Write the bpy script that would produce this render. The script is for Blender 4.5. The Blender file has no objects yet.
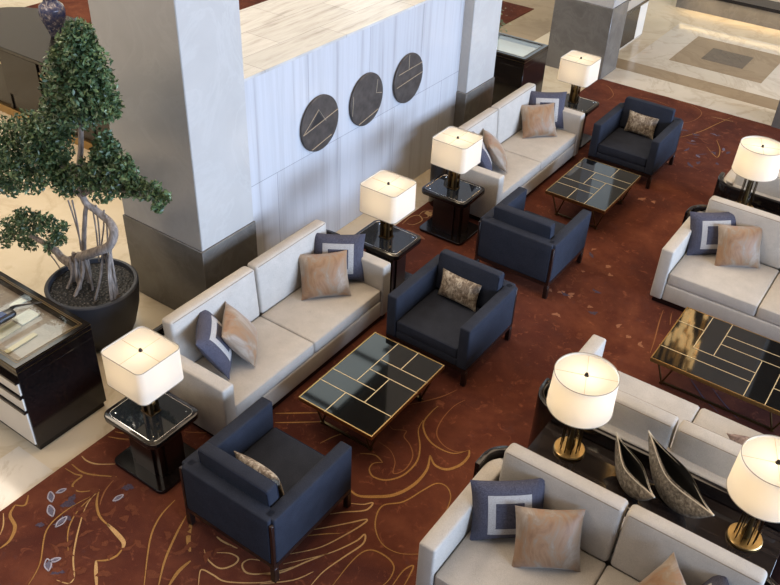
import bpy, bmesh, math, random
from mathutils import Vector, Matrix
PI = math.pi
random.seed(7)
S = bpy.context.scene
COL = S.collection

# ------------------------------------------------------------------ camera
FPX = 851.98
PITCH, ROLL, YAW = 0.63547884, 0.0475069, 0.58748256
H = 5.2
RC = Matrix.Rotation(YAW, 3, 'Z') @ Matrix.Rotation(PI/2 - PITCH, 3, 'X') @ Matrix.Rotation(ROLL, 3, 'Z')
cam = bpy.data.cameras.new('camera')
cam.sensor_width = 36.0
cam.lens = FPX/780*36
cam.clip_end = 200
co = bpy.data.objects.new('camera', cam)
COL.objects.link(co)
co.matrix_world = Matrix.Translation((0, 0, H)) @ RC.to_4x4()
S.camera = co

def up(px, py, z):
    d = RC @ Vector(((px-390)/FPX, -(py-292.5)/FPX, -1))
    t = (z-H)/d.z
    return Vector((0, 0, H)) + d*t

# ------------------------------------------------------------------ materials
def lin(c):
    return tuple((x/12.92 if x <= .04045 else ((x+.055)/1.055)**2.4) for x in c)
def rgb(r, g, b):
    return (*lin((r/255, g/255, b/255)), 1)

class MT:
    def __init__(s, name):
        s.m = bpy.data.materials.new(name); s.m.use_nodes = True
        s.t = s.m.node_tree; s.n = s.t.nodes; s.b = s.n['Principled BSDF']; s.out = s.n['Material Output']
    def new(s, t, **k):
        n = s.n.new(t)
        for a, v in k.items(): setattr(n, a, v)
        return n
    def link(s, a, b): s.t.links.new(a, b)
    def set(s, **k):
        for a, v in k.items(): s.b.inputs[a.replace('_', ' ')].default_value = v
        return s
    def coord(s, scale=(1, 1, 1), kind='Object', rot=(0, 0, 0)):
        tc = s.new('ShaderNodeTexCoord'); mp = s.new('ShaderNodeMapping')
        mp.inputs['Scale'].default_value = scale; mp.inputs['Rotation'].default_value = rot
        s.link(tc.outputs[kind], mp.inputs['Vector']); return mp.outputs['Vector']
    def noise(s, vec, scale, detail=4, rough=.55, dist=0):
        n = s.new('ShaderNodeTexNoise'); n.inputs['Scale'].default_value = scale
        n.inputs['Detail'].default_value = detail; n.inputs['Roughness'].default_value = rough
        n.inputs['Distortion'].default_value = dist
        s.link(vec, n.inputs['Vector']); return n.outputs['Fac']
    def ramp(s, fac, stops):
        r = s.new('ShaderNodeValToRGB'); e = r.color_ramp.elements
        e[0].position, e[0].color = stops[0]; e[1].position, e[1].color = stops[-1]
        for p, c in stops[1:-1]:
            q = e.new(p); q.color = c
        s.link(fac, r.inputs['Fac']); return r.outputs['Color']
    def mix(s, fac, a, b, mode='MIX'):
        m = s.new('ShaderNodeMix', data_type='RGBA', blend_type=mode)
        for sock, v in ((m.inputs[0], fac), (m.inputs[6], a), (m.inputs[7], b)):
            if isinstance(v, (tuple, float, int)): sock.default_value = v
            else: s.link(v, sock)
        return m.outputs[2]
    def math(s, op, a, b=None):
        m = s.new('ShaderNodeMath', operation=op)
        for i, v in enumerate((a, b)):
            if v is None: continue
            if isinstance(v, (float, int)): m.inputs[i].default_value = v
            else: s.link(v, m.inputs[i])
        return m.outputs[0]
    def color(s, c): s.link(c, s.b.inputs['Base Color'])
    def bump(s, fac, strength=.2, dist=.01):
        b = s.new('ShaderNodeBump'); b.inputs['Strength'].default_value = strength
        b.inputs['Distance'].default_value = dist
        s.link(fac, b.inputs['Height']); s.link(b.outputs['Normal'], s.b.inputs['Normal'])

M = {}
def plain(name, c, rough=.5, metal=0, **k):
    m = MT(name); m.set(Base_Color=c, Roughness=rough, Metallic=metal)
    for a, v in k.items(): m.b.inputs[a.replace('_', ' ')].default_value = v
    M[name] = m.m; return m
def fabric(name, c1, c2, scale=260, bump=.25, rough=.9):
    m = MT(name); v = m.coord()
    a = m.noise(v, scale, 2); b = m.noise(v, 9, 3)
    f = m.math('ADD', m.math('MULTIPLY', a, .75), m.math('MULTIPLY', b, .25))
    m.color(m.ramp(f, [(.36, c1), (.64, c2)])); m.set(Roughness=rough)
    m.b.inputs['Specular IOR Level'].default_value = .2
    m.bump(a, bump, .004); M[name] = m.m
fabric('cream_fabric', rgb(163, 157, 148), rgb(190, 183, 173))
fabric('cream_piping', rgb(120, 110, 98), rgb(145, 134, 120))
fabric('navy_fabric', rgb(29, 32, 41), rgb(46, 50, 61))
fabric('navy_piping', rgb(26, 30, 44), rgb(34, 40, 56))

def glossy_wood(name, c1, c2, scale=(2, 30, 30), rough=.12):
    m = MT(name); v = m.coord(scale); n = m.noise(v, 1.5, 5)
    m.color(m.ramp(n, [(.35, c1), (.7, c2)])); m.set(Roughness=rough); M[name] = m.m
glossy_wood('black_wood', rgb(14, 11, 11), rgb(30, 22, 20))
glossy_wood('dark_wood', rgb(24, 15, 13), rgb(44, 27, 22), rough=.3)
glossy_wood('console_wood', rgb(22, 17, 16), rgb(46, 38, 34), (1.2, 14, 14), rough=.06)
plain('black_glass', rgb(13, 14, 15), .04)
plain('grey_glass', rgb(30, 33, 36), .04)
plain('brass', rgb(176, 146, 96), .3, 1)
plain('aged_brass', rgb(112, 94, 62), .4, 1)
plain('brass_inlay', rgb(206, 186, 146), .4, .5)
plain('bronze', rgb(92, 74, 50), .28, 1)
plain('dark_metal', rgb(45, 40, 36), .35, .8)
plain('chrome', rgb(200, 200, 200), .15, 1)
plain('white_panel', rgb(222, 214, 200), .35)
plain('paper', rgb(225, 222, 208), .6)
plain('paper_tan', rgb(205, 190, 150), .6)
plain('planter_grey', rgb(52, 54, 60), .55)
plain('black_plastic', rgb(20, 20, 24), .35)
plain('blue_glass', rgb(30, 44, 90), .1)

# lamp shade: cloth that lets the bulb shine through
def shade(name, c, t):
    m = MT(name)
    d = m.new('ShaderNodeBsdfDiffuse'); d.inputs['Color'].default_value = c
    tr = m.new('ShaderNodeBsdfTranslucent'); tr.inputs['Color'].default_value = t
    mx = m.new('ShaderNodeMixShader'); mx.inputs[0].default_value = .5
    m.link(d.outputs[0], mx.inputs[1]); m.link(tr.outputs[0], mx.inputs[2])
    m.link(mx.outputs[0], m.out.inputs['Surface']); m.n.remove(m.b); M[name] = m.m
shade('shade_cloth', (.82, .78, .70, 1), (.86, .76, .60, 1))
shade('shade_diffuser', (.85, .82, .75, 1), (.90, .80, .64, 1))
plain('shade_rim', rgb(150, 140, 122), .7)
plain('shade_spoke', rgb(206, 186, 150), .8)

# clear glass
def glass(name, tint=(1, 1, 1, 1), ior=1.45):
    m = MT(name)
    g = m.new('ShaderNodeBsdfGlossy'); g.inputs['Roughness'].default_value = .02
    t = m.new('ShaderNodeBsdfTransparent'); t.inputs['Color'].default_value = tint
    f = m.new('ShaderNodeLayerWeight'); f.inputs['Blend'].default_value = .5
    k = m.math('ADD', m.math('MULTIPLY', m.math('POWER', f.outputs['Facing'], 4.0), .8), .035)
    mx = m.new('ShaderNodeMixShader'); m.link(k, mx.inputs[0])
    m.link(t.outputs[0], mx.inputs[1]); m.link(g.outputs[0], mx.inputs[2])
    m.link(mx.outputs[0], m.out.inputs['Surface']); m.n.remove(m.b); M[name] = m.m
glass('clear_glass', (.93, .95, .95, 1))

# marbles and stone
def marble(name, c1, c2, vein, scale=(1, 1, 1), nscale=1.6, rough=.3, vein_w=.04):
    m = MT(name); v = m.coord(scale)
    n = m.noise(v, nscale, 6, .6, .4)
    base = m.ramp(n, [(.3, c1), (.7, c2)])
    n2 = m.noise(v, nscale*.9, 8, .62, 1.2)
    d = m.math('ABSOLUTE', m.math('SUBTRACT', n2, .5))
    k = m.ramp(d, [(0, (.55, .55, .55, 1)), (vein_w, (0, 0, 0, 1))])
    m.color(m.mix(k, base, vein)); m.set(Roughness=rough); M[name] = m.m
marble('column_marble', rgb(173, 169, 163), rgb(182, 178, 172), rgb(184, 181, 175), rough=.22)
marble('granite', rgb(94, 90, 85), rgb(112, 108, 102), rgb(113, 109, 103), (1, 1, 1), 2.6, .25)
marble('floor_marble', rgb(190, 176, 150), rgb(206, 194, 172), rgb(176, 160, 134), nscale=.9, rough=.16)
marble('floor_tan', rgb(136, 118, 94), rgb(152, 134, 108), rgb(128, 110, 86), nscale=1.1, rough=.16)
marble('floor_grey', rgb(84, 76, 66), rgb(102, 92, 80), rgb(76, 68, 58), nscale=2, rough=.2)
marble('floor_white', rgb(190, 182, 168), rgb(206, 199, 186), rgb(170, 158, 140), nscale=1.2, rough=.16)
marble('case_stone', rgb(130, 112, 98), rgb(158, 138, 120), rgb(196, 180, 162), nscale=3, rough=.3, vein_w=.012)

# striped wall marble (vertical veining on the face, along the block on the top)
def striped(name, scale, light, mid, dark, panel, axes):
    m = MT(name); v = m.coord(scale)
    n = m.noise(v, 1.0, 5, .65, .15)
    c = m.ramp(n, [(.30, dark), (.42, mid), (.55, light), (.63, mid), (.72, light)])
    # slab joints
    br = m.new('ShaderNodeTexBrick'); br.offset = 0.5
    tc = m.new('ShaderNodeTexCoord'); sp = m.new('ShaderNodeSeparateXYZ'); cb = m.new('ShaderNodeCombineXYZ')
    m.link(tc.outputs['Object'], sp.inputs[0])
    m.link(sp.outputs[axes[0]], cb.inputs[0]); m.link(sp.outputs[axes[1]], cb.inputs[1])
    m.link(cb.outputs[0], br.inputs['Vector'])
    br.inputs['Scale'].default_value = 1; br.inputs['Mortar Size'].default_value = .004
    br.inputs['Brick Width'].default_value = panel[0]; br.inputs['Row Height'].default_value = panel[1]
    br.inputs['Color1'].default_value = (1, 1, 1, 1); br.inputs['Color2'].default_value = (.88, .88, .88, 1)
    br.inputs['Mortar'].default_value = (.6, .6, .6, 1)
    m.color(m.mix(1.0, c, br.outputs['Color'], 'MULTIPLY')); m.set(Roughness=.25); M[name] = m.m
striped('wall_marble', (1, 6, .22), rgb(190, 190, 192), rgb(182, 181, 182), rgb(160, 158, 158), (1.0, 1.15), (1, 2))
striped('ledge_marble', (10, 1.0, 1), rgb(200, 197, 192), rgb(188, 184, 178), rgb(158, 152, 145), (1.2, .45), (1, 0))

# carpet
m = MT('carpet_red'); v = m.coord()
n1 = m.noise(v, .9, 5, .6, .6); n2 = m.noise(v, 4.5, 5, .65); n3 = m.noise(v, 240, 2)
c = m.ramp(n1, [(.28, rgb(46, 27, 25)), (.42, rgb(68, 37, 30)), (.55, rgb(94, 52, 37)), (.70, rgb(114, 68, 48))])
c = m.mix(m.ramp(n2, [(.35, (.55, .55, .55, 1)), (.62, (0, 0, 0, 1))]), c, rgb(62, 26, 22))
n5 = m.noise(v, 11, 4, .7, .8)
c = m.mix(m.ramp(n5, [(.58, (0, 0, 0, 1)), (.72, (.5, .5, .5, 1))]), c, rgb(150, 92, 64))
c = m.mix(m.ramp(m.noise(v, 7, 4, .7, 1.0), [(.60, (0, 0, 0, 1)), (.75, (.45, .45, .45, 1))]), c, rgb(70, 52, 56))
c = m.mix(.18, c, m.ramp(n3, [(.3, rgb(56, 26, 22)), (.7, rgb(140, 80, 58))]))
m.color(c); m.set(Roughness=.95); m.b.inputs['Specular IOR Level'].default_value = .1
m.bump(n3, .35, .006); M['carpet_red'] = m.m
fabric('carpet_gold', rgb(132, 94, 50), rgb(164, 122, 70), 160)
fabric('carpet_cream', rgb(160, 124, 80), rgb(190, 154, 106), 160)
fabric('carpet_line', rgb(118, 74, 44), rgb(142, 94, 58), 160)
fabric('carpet_blue', rgb(82, 78, 92), rgb(108, 104, 120), 160)
fabric('carpet_pale', rgb(142, 136, 146), rgb(166, 160, 170), 160)
fabric('carpet_slate', rgb(60, 50, 62), rgb(82, 70, 82), 160)
fabric('carpet_petal', rgb(124, 80, 58), rgb(150, 104, 78), 160)
fabric('carpet_leaf', rgb(88, 46, 30), rgb(106, 60, 39), 160)

# pillows
m = MT('pillow_navy'); v = m.coord(); n = m.noise(v, 230, 2)
navy = m.ramp(n, [(.36, rgb(38, 38, 50)), (.64, rgb(84, 83, 97))])
white = m.ramp(n, [(.36, rgb(142, 138, 134)), (.64, rgb(182, 178, 173))])
tc = m.new('ShaderNodeTexCoord'); sp = m.new('ShaderNodeSeparateXYZ'); m.link(tc.outputs['Object'], sp.inputs[0])
mx = m.math('MAXIMUM', m.math('ABSOLUTE', sp.outputs[0]), m.math('ABSOLUTE', sp.outputs[1]))
band = m.math('MULTIPLY', m.math('LESS_THAN', mx, .147), m.math('GREATER_THAN', mx, .096))
m.color(m.mix(band, navy, white)); m.set(Roughness=.9); m.bump(n, .3, .004); M['pillow_navy'] = m.m
m = MT('pillow_tan'); v = m.coord((1, .45, 1)); n = m.noise(v, 7, 6, .65, .8); n4 = m.noise(m.coord(), 300, 2)
m.color(m.ramp(n, [(.34, rgb(120, 86, 57)), (.45, rgb(138, 104, 72)), (.53, rgb(132, 112, 90)), (.65, rgb(150, 136, 120))]))
m.set(Roughness=.55); m.b.inputs['Sheen Weight'].default_value = .3; m.bump(n, .25, .01); M['pillow_tan'] = m.m
m = MT('pillow_pattern'); v = m.coord((1, .6, 1)); n = m.noise(v, 26, 5, .7, 1.0)
m.color(m.ramp(n, [(.36, rgb(82, 68, 54)), (.48, rgb(124, 108, 90)), (.6, rgb(176, 164, 144))])); m.set(Roughness=.7)
m.bump(n, .3, .006); M['pillow_pattern'] = m.m
m = MT('pillow_mauve'); v = m.coord(); n = m.noise(v, 22, 5, .7, 1.0)
m.color(m.ramp(n, [(.36, rgb(96, 78, 76)), (.6, rgb(158, 138, 130))])); m.set(Roughness=.7); M['pillow_mauve'] = m.m

# vessels, tree, pebbles
m = MT('vessel_stone'); v = m.coord((1, 1, 1)); n = m.noise(v, 38, 5, .7, .4)
m.color(m.ramp(n, [(.34, rgb(84, 76, 66)), (.5, rgb(134, 124, 110)), (.66, rgb(184, 174, 158))]))
m.set(Roughness=.5, Metallic=.25); m.bump(n, .6, .012); M['vessel_stone'] = m.m
plain('vessel_inside', rgb(26, 24, 22), .7)
plain('vessel_edge', rgb(190, 180, 162), .4)
m = MT('bark'); v = m.coord((1, 1, .25)); n = m.noise(v, 40, 5)
m.color(m.ramp(n, [(.3, rgb(104, 94, 86)), (.7, rgb(160, 148, 138))])); m.set(Roughness=.85); m.bump(n, .5, .01); M['bark'] = m.m
m = MT('leaf_green'); v = m.coord(); n = m.noise(v, 14, 3)
m.color(m.ramp(n, [(.3, rgb(38, 54, 36)), (.5, rgb(66, 88, 54)), (.68, rgb(112, 128, 82))])); m.set(Roughness=.42); M['leaf_green'] = m.m
m = MT('pebbles'); v = m.coord(); vo = m.new('ShaderNodeTexVoronoi'); vo.inputs['Scale'].default_value = 38; m.link(v, vo.inputs['Vector'])
m.color(m.ramp(vo.outputs['Distance'], [(.05, rgb(120, 116, 112)), (.35, rgb(40, 38, 37)), (.7, rgb(8, 8, 8))])); m.set(Roughness=.6)
inv = m.math('SUBTRACT', 1.0, vo.outputs['Distance']); m.bump(inv, 1.0, .02); M['pebbles'] = m.m
m = MT('disc_bronze'); v = m.coord(); n = m.noise(v, 12, 5)
m.color(m.ramp(n, [(.3, rgb(56, 50, 46)), (.7, rgb(82, 74, 68))])); m.set(Roughness=.5, Metallic=.2); M['disc_bronze'] = m.m
plain('disc_line', rgb(150, 136, 116), .4, .3)
plain('disc_dark', rgb(46, 44, 44), .4, .2)
m = MT('porcelain'); v = m.coord(); n = m.noise(v, 14, 4, .6, .6)
m.color(m.ramp(n, [(.35, rgb(44, 58, 96)), (.55, rgb(92, 88, 104)), (.66, rgb(168, 160, 160))])); m.set(Roughness=.15); M['porcelain'] = m.m
plain('desk_top', rgb(28, 26, 23), .15)
plain('desk_front', rgb(28, 25, 24), .2)
plain('ceiling_paint', rgb(110, 98, 84), .9)
plain('wall_paint', rgb(180, 166, 146), .8)
def emit(name, c, s):
    m = MT(name); m.b.inputs['Emission Color'].default_value = c; m.b.inputs['Emission Strength'].default_value = s
    m.set(Base_Color=c); M[name] = m.m
emit('bulb_glow', (1, .66, .28, 1), 5)
emit('strip_glow', (1, .68, .30, 1), 5)

# ------------------------------------------------------------------ mesh helpers
class MB:
    def __init__(s): s.bm = bmesh.new()
    def add(s, verts, faces, mat=0, smooth=True, mtx=None):
        vs = [s.bm.verts.new(mtx @ Vector(v) if mtx else v) for v in verts]
        for f in faces:
            try:
                fc = s.bm.faces.new([vs[i] for i in f]); fc.material_index = mat; fc.smooth = smooth
            except ValueError: pass
        return s
    def merge(s, b2, mat=0, smooth=True, mtx=None):
        b2.verts.ensure_lookup_table()
        b2.verts.index_update()
        s.add([v.co.copy() for v in b2.verts], [[v.index for v in f.verts] for f in b2.faces], mat, smooth, mtx)
        b2.free(); return s
    def prism(s, poly, z0, z1, bev=0, seg=2, mat=0, mtx=None, smooth=True):
        b = bmesh.new(); n = len(poly)
        lo = [b.verts.new((x, y, z0)) for x, y in poly]; hi = [b.verts.new((x, y, z1)) for x, y in poly]
        b.faces.new(lo[::-1]); b.faces.new(hi)
        for i in range(n): b.faces.new((lo[i], lo[(i+1) % n], hi[(i+1) % n], hi[i]))
        bmesh.ops.recalc_face_normals(b, faces=b.faces)
        if bev:
            es = [e for e in b.edges if len(e.link_faces) == 2 and e.calc_face_angle() > .6]
            bmesh.ops.bevel(b, geom=es, offset=bev, segments=seg, profile=.5, affect='EDGES')
        return s.merge(b, mat, smooth and bev > 0, mtx)
    def box(s, x0, x1, y0, y1, z0, z1, bev=0, seg=2, mat=0, mtx=None):
        return s.prism([(x0, y0), (x1, y0), (x1, y1), (x0, y1)], z0, z1, bev, seg, mat, mtx)
    def soft(s, x0, x1, y0, y1, z0, z1, r=.03, crown=(0, 0, 0), n=6, nr=3, mat=0, mtx=None):
        """box with rounded edges whose faces swell a little"""
        h = ((x1-x0)/2, (y1-y0)/2, (z1-z0)/2); c = Vector(((x0+x1)/2, (y0+y1)/2, (z0+z1)/2))
        ax = []
        for a in range(3):
            R = min(r, h[a]*.98); i = h[a]-R; L = []
            for k in range(nr): L.append(-i - R*math.cos(k/nr*PI/2*.999) if k else -h[a])
            m_ = n if h[a] > .1 else 2
            L += [-i + 2*i*k/m_ for k in range(m_+1)]
            L += [-q for q in L[:nr][::-1]]
            ax.append(L)
        vd = {}; vs = []; fs = []
        def vert(i, j, k):
            key = (i, j, k)
            if key in vd: return vd[key]
            p = Vector((ax[0][i], ax[1][j], ax[2][k]))
            q = Vector([max(-(h[a]-min(r, h[a]*.98)), min(h[a]-min(r, h[a]*.98), p[a])) for a in range(3)])
            d = p-q
            if d.length > 1e-9:
                m_ = max(abs(d.x), abs(d.y), abs(d.z))
                # blend of cube direction to sphere
                p = q + d.normalized()*min(r, min(h)*.98 if min(h) < r else r)*(1 if m_ > 1e-9 else 0)
            u = [p[a]/h[a] for a in range(3)]
            for a in range(3):
                if crown[a]:
                    o = [b for b in range(3) if b != a]
                    w = max(0, 1-u[o[0]]**2)*max(0, 1-u[o[1]]**2)
                    p[a] += crown[a]*w*(1 if u[a] > 0 else -1)*min(1, abs(u[a]))
            vd[key] = len(vs); vs.append(p+c); return vd[key]
        N = [len(L)-1 for L in ax]
        for a in range(3):
            o = [(a+1) % 3, (a+2) % 3]
            for side in (0, N[a]):
                for i in range(N[o[0]]):
                    for j in range(N[o[1]]):
                        q = []
                        for di, dj in ((0, 0), (1, 0), (1, 1), (0, 1)):
                            t = [0, 0, 0]; t[a] = side; t[o[0]] = i+di; t[o[1]] = j+dj; q.append(vert(*t))
                        fs.append(q if side else q[::-1])
        return s.add(vs, fs, mat, True, mtx)
    def tube(s, pts, r, seg=8, mat=0, closed=False, cap=True):
        pts = [Vector(p) for p in pts]; n = len(pts)
        rr = r if isinstance(r, (list, tuple)) else [r]*n
        vs = []; fs = []; prev = None
        for i, p in enumerate(pts):
            if closed: t = pts[(i+1) % n]-pts[i-1]
            else: t = pts[min(i+1, n-1)]-pts[max(i-1, 0)]
            t.normalize()
            ref = prev if prev else (Vector((0, 0, 1)) if abs(t.z) < .9 else Vector((1, 0, 0)))
            u = (ref - t*ref.dot(t)).normalized(); w = t.cross(u); prev = u
            for k in range(seg):
                a = 2*PI*k/seg; vs.append(p+u*(math.cos(a)*rr[i])+w*(math.sin(a)*rr[i]))
        m_ = n if closed else n-1
        for i in range(m_):
            for k in range(seg):
                a, b = i*seg, ((i+1) % n)*seg
                fs.append((a+k, a+(k+1) % seg, b+(k+1) % seg, b+k))
        if cap and not closed:
            fs.append(tuple(range(seg))[::-1]); fs.append(tuple((n-1)*seg+k for k in range(seg)))
        return s.add(vs, fs, mat)
    def lathe(s, prof, seg=32, mat=0, mtx=None, cx=0, cy=0):
        vs = []; fs = []; n = len(prof)
        for r, z in prof:
            for k in range(seg):
                a = 2*PI*k/seg; vs.append((cx+r*math.cos(a), cy+r*math.sin(a), z))
        for i in range(n-1):
            for k in range(seg):
                fs.append((i*seg+k, i*seg+(k+1) % seg, (i+1)*seg+(k+1) % seg, (i+1)*seg+k))
        return s.add(vs, fs, mat, True, mtx)
    def poly(s, pts, mat=0): return s.add(pts, [tuple(range(len(pts)))], mat, False)
    def build(s, name, mats, parent=None, norm=True):
        me = bpy.data.meshes.new(name)
        if norm: bmesh.ops.recalc_face_normals(s.bm, faces=s.bm.faces)
        s.bm.to_mesh(me); s.bm.free()
        for q in (mats if isinstance(mats, (list, tuple)) else [mats]): me.materials.append(M[q])
        me.set_sharp_from_angle(angle=math.radians(42))
        o = bpy.data.objects.new(name, me); COL.objects.link(o)
        if parent: o.parent = parent
        return o

def tag(o, label, cat, group=None):
    o['label'] = label; o['category'] = cat
    if group: o['group'] = group
    return o
def empty(name, label, cat, loc=(0, 0, 0), rz=0, group=None):
    o = bpy.data.objects.new(name, None); COL.objects.link(o)
    o.empty_display_size = .2
    o.location = loc; o.rotation_euler = (0, 0, rz); return tag(o, label, cat, group)
def struct(o): o['kind'] = 'structure'; return o
def copy_tree(o, parent=None):
    c = o.copy(); COL.objects.link(c); c.parent = parent
    for ch in o.children: copy_tree(ch, c)
    return c
def dup(o, loc, rz, label):
    c = copy_tree(o); c.location = loc; c.rotation_euler = (0, 0, rz); c['label'] = label; return c
def rrect(x0, x1, y0, y1, r, n=6):
    P = []
    for cx, cy, a0 in ((x1-r, y1-r, 0), (x0+r, y1-r, PI/2), (x0+r, y0+r, PI), (x1-r, y0+r, 1.5*PI)):
        for k in range(n+1):
            a = a0+PI/2*k/n; P.append((cx+r*math.cos(a), cy+r*math.sin(a)))
    return P
def smooth(pts, n=6):
    pts = [Vector(p) for p in pts]; out = []
    for i in range(len(pts)-1):
        p0, p1, p2, p3 = pts[max(i-1, 0)], pts[i], pts[i+1], pts[min(i+2, len(pts)-1)]
        for k in range(n):
            t = k/n
            out.append(.5*((2*p1)+(p2-p0)*t+(2*p0-5*p1+4*p2-p3)*t*t+(3*p1-p0-3*p2+p3)*t**3))
    out.append(pts[-1]); return out

# ------------------------------------------------------------------ SETTING
f = MB()
f.box(-18, 10.2, -6, 22, -.2, 0, mat=0)
# inlaid paving beyond the lounge carpet (thin stone inlays flush with the floor)
def inlay(x0, x1, y0, y1, z, mat): f.box(x0, x1, y0, y1, z-.004, z, mat=mat)
inlay(-4.75, 3.0, 13.25, 13.68, .002, 1)
inlay(-4.75, 3.0, 12.62, 13.25, .002, 3)
inlay(-4.54, -1.95, 13.68, 16.2, .002, 3)
inlay(-4.02, -2.48, 14.18, 15.68, .004, 1)
inlay(-3.61, -2.91, 14.60, 15.26, .006, 2)
inlay(-1.95, 3.0, 13.68, 16.2, .002, 1)
inlay(-7.0, -6.2, 9.0, 16.0, .002, 1)
inlay(-14.5, -7.0, 15.0, 15.9, .002, 1)
inlay(-5.06, -4.6, -1, 2.3, .002, 3)
struct(f.build('floor', ['floor_marble', 'floor_tan', 'floor_grey', 'floor_white']))

w = MB(); w.box(-6.34, -5.055, 4.9, 9.0, 0, 2.2)
w.box(-6.34, -5.055, 4.9, 9.0, 2.2, 2.226, mat=1)
struct(w.build('wall_left', ['wall_marble', 'ledge_marble']))
w = MB(); w.box(-4.95, 3.2, 17.05, 17.5, 0, .30); w.box(-4.95, 3.2, 17.0, 17.5, .30, .36, mat=1); w.box(-4.95, 3.2, 17.5, 19, 0, .3, mat=2)
struct(w.build('wall_far', ['granite', 'black_wood', 'wall_paint']))
w = MB(); w.box(-18.2, -18, -6, 22, 0, 10); struct(w.build('wall_west', 'wall_paint'))
w = MB(); w.box(-18, 10.2, 22, 22.2, 0, 10); struct(w.build('wall_north', 'wall_paint'))
w = MB()
w.box(10.2, 10.4, -6, 22, 0, 1.0); w.box(10.2, 10.4, -6, 22, 7.5, 10)
struct(w.build('wall_right', 'wall_paint'))
w = MB(); w.box(-18.2, 10.4, -6, 22.2, 10, 10.2); struct(w.build('ceiling', 'ceiling_paint'))

# columns
def column(x0, x1, y0, y1, zb, label, top=10):
    e = empty('column', label, 'column', ((x0+x1)/2, (y0+y1)/2, 0), 0, 'lobby columns')
    hx, hy = (x1-x0)/2, (y1-y0)/2
    b = MB(); b.box(-hx-.012, hx+.012, -hy-.012, hy+.012, 0, zb, .006, 1); b.build('base', 'granite', e)
    b = MB(); b.box(-hx, hx, -hy, hy, zb, top, .008, 1); b.build('shaft', 'column_marble', e)
column(-5.96, -4.92, 4.32, 5.0, .885, 'large marble column with grey granite base behind the potted tree')
column(-5.9, -4.92, 8.90, 9.60, .885, 'narrow-looking marble column at the far end of the disc wall')
column(-5.52, -4.57, 12.58, 13.18, 1.13, 'broad grey-based column behind the farthest square-shaded lamp')
column(-1.88, -.9, 12.60, 13.2, 1.0, 'bluish column cut by the right edge beyond the carpet')

# ------------------------------------------------------------------ CARPETS
cp = MB()
cp.box(-4.6, 4.2, -1.5, 12.62, .002, .012)
def ribbon(pts, wd, mat, taper=True, z=.0145, raw=False):
    P = [up(x, y, .0145) for x, y in pts] if not raw else [Vector((x, y, 0)) for x, y in pts]
    P = smooth(P, 6); n = len(P); vs = []
    for i, p in enumerate(P):
        t = P[min(i+1, n-1)]-P[max(i-1, 0)]; t.z = 0
        if t.length < 1e-6: t = Vector((1, 0, 0))
        t.normalize(); q = Vector((-t.y, t.x, 0))
        k = wd/2*(1 if not taper else (.35+.65*math.sin(PI*(i+.3)/(n-.4+.0))))
        for s_ in (-1, 1): vs.append(Vector((p.x, p.y, z))+q*k*s_)
    cp.add(vs, [(2*i, 2*i+1, 2*i+3, 2*i+2) for i in range(n-1)], mat, False)
def A(ox, oy, s, pts): return [(ox+x/s, oy+y/s) for x, y in pts]
c7 = lambda *p: A(0, 390, 3, p)
c8 = lambda *p: A(260, 390, 3, p)
c3 = lambda *p: A(520, 0, 3, p)
c6 = lambda *p: A(520, 195, 3, p)
cl = lambda *p: A(645, 345, 5.78, p)
GOLD, CREAM, LINE, BLUE, SLATE, PETAL, LEAF, PALE = 1, 2, 3, 4, 5, 6, 7, 8
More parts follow.
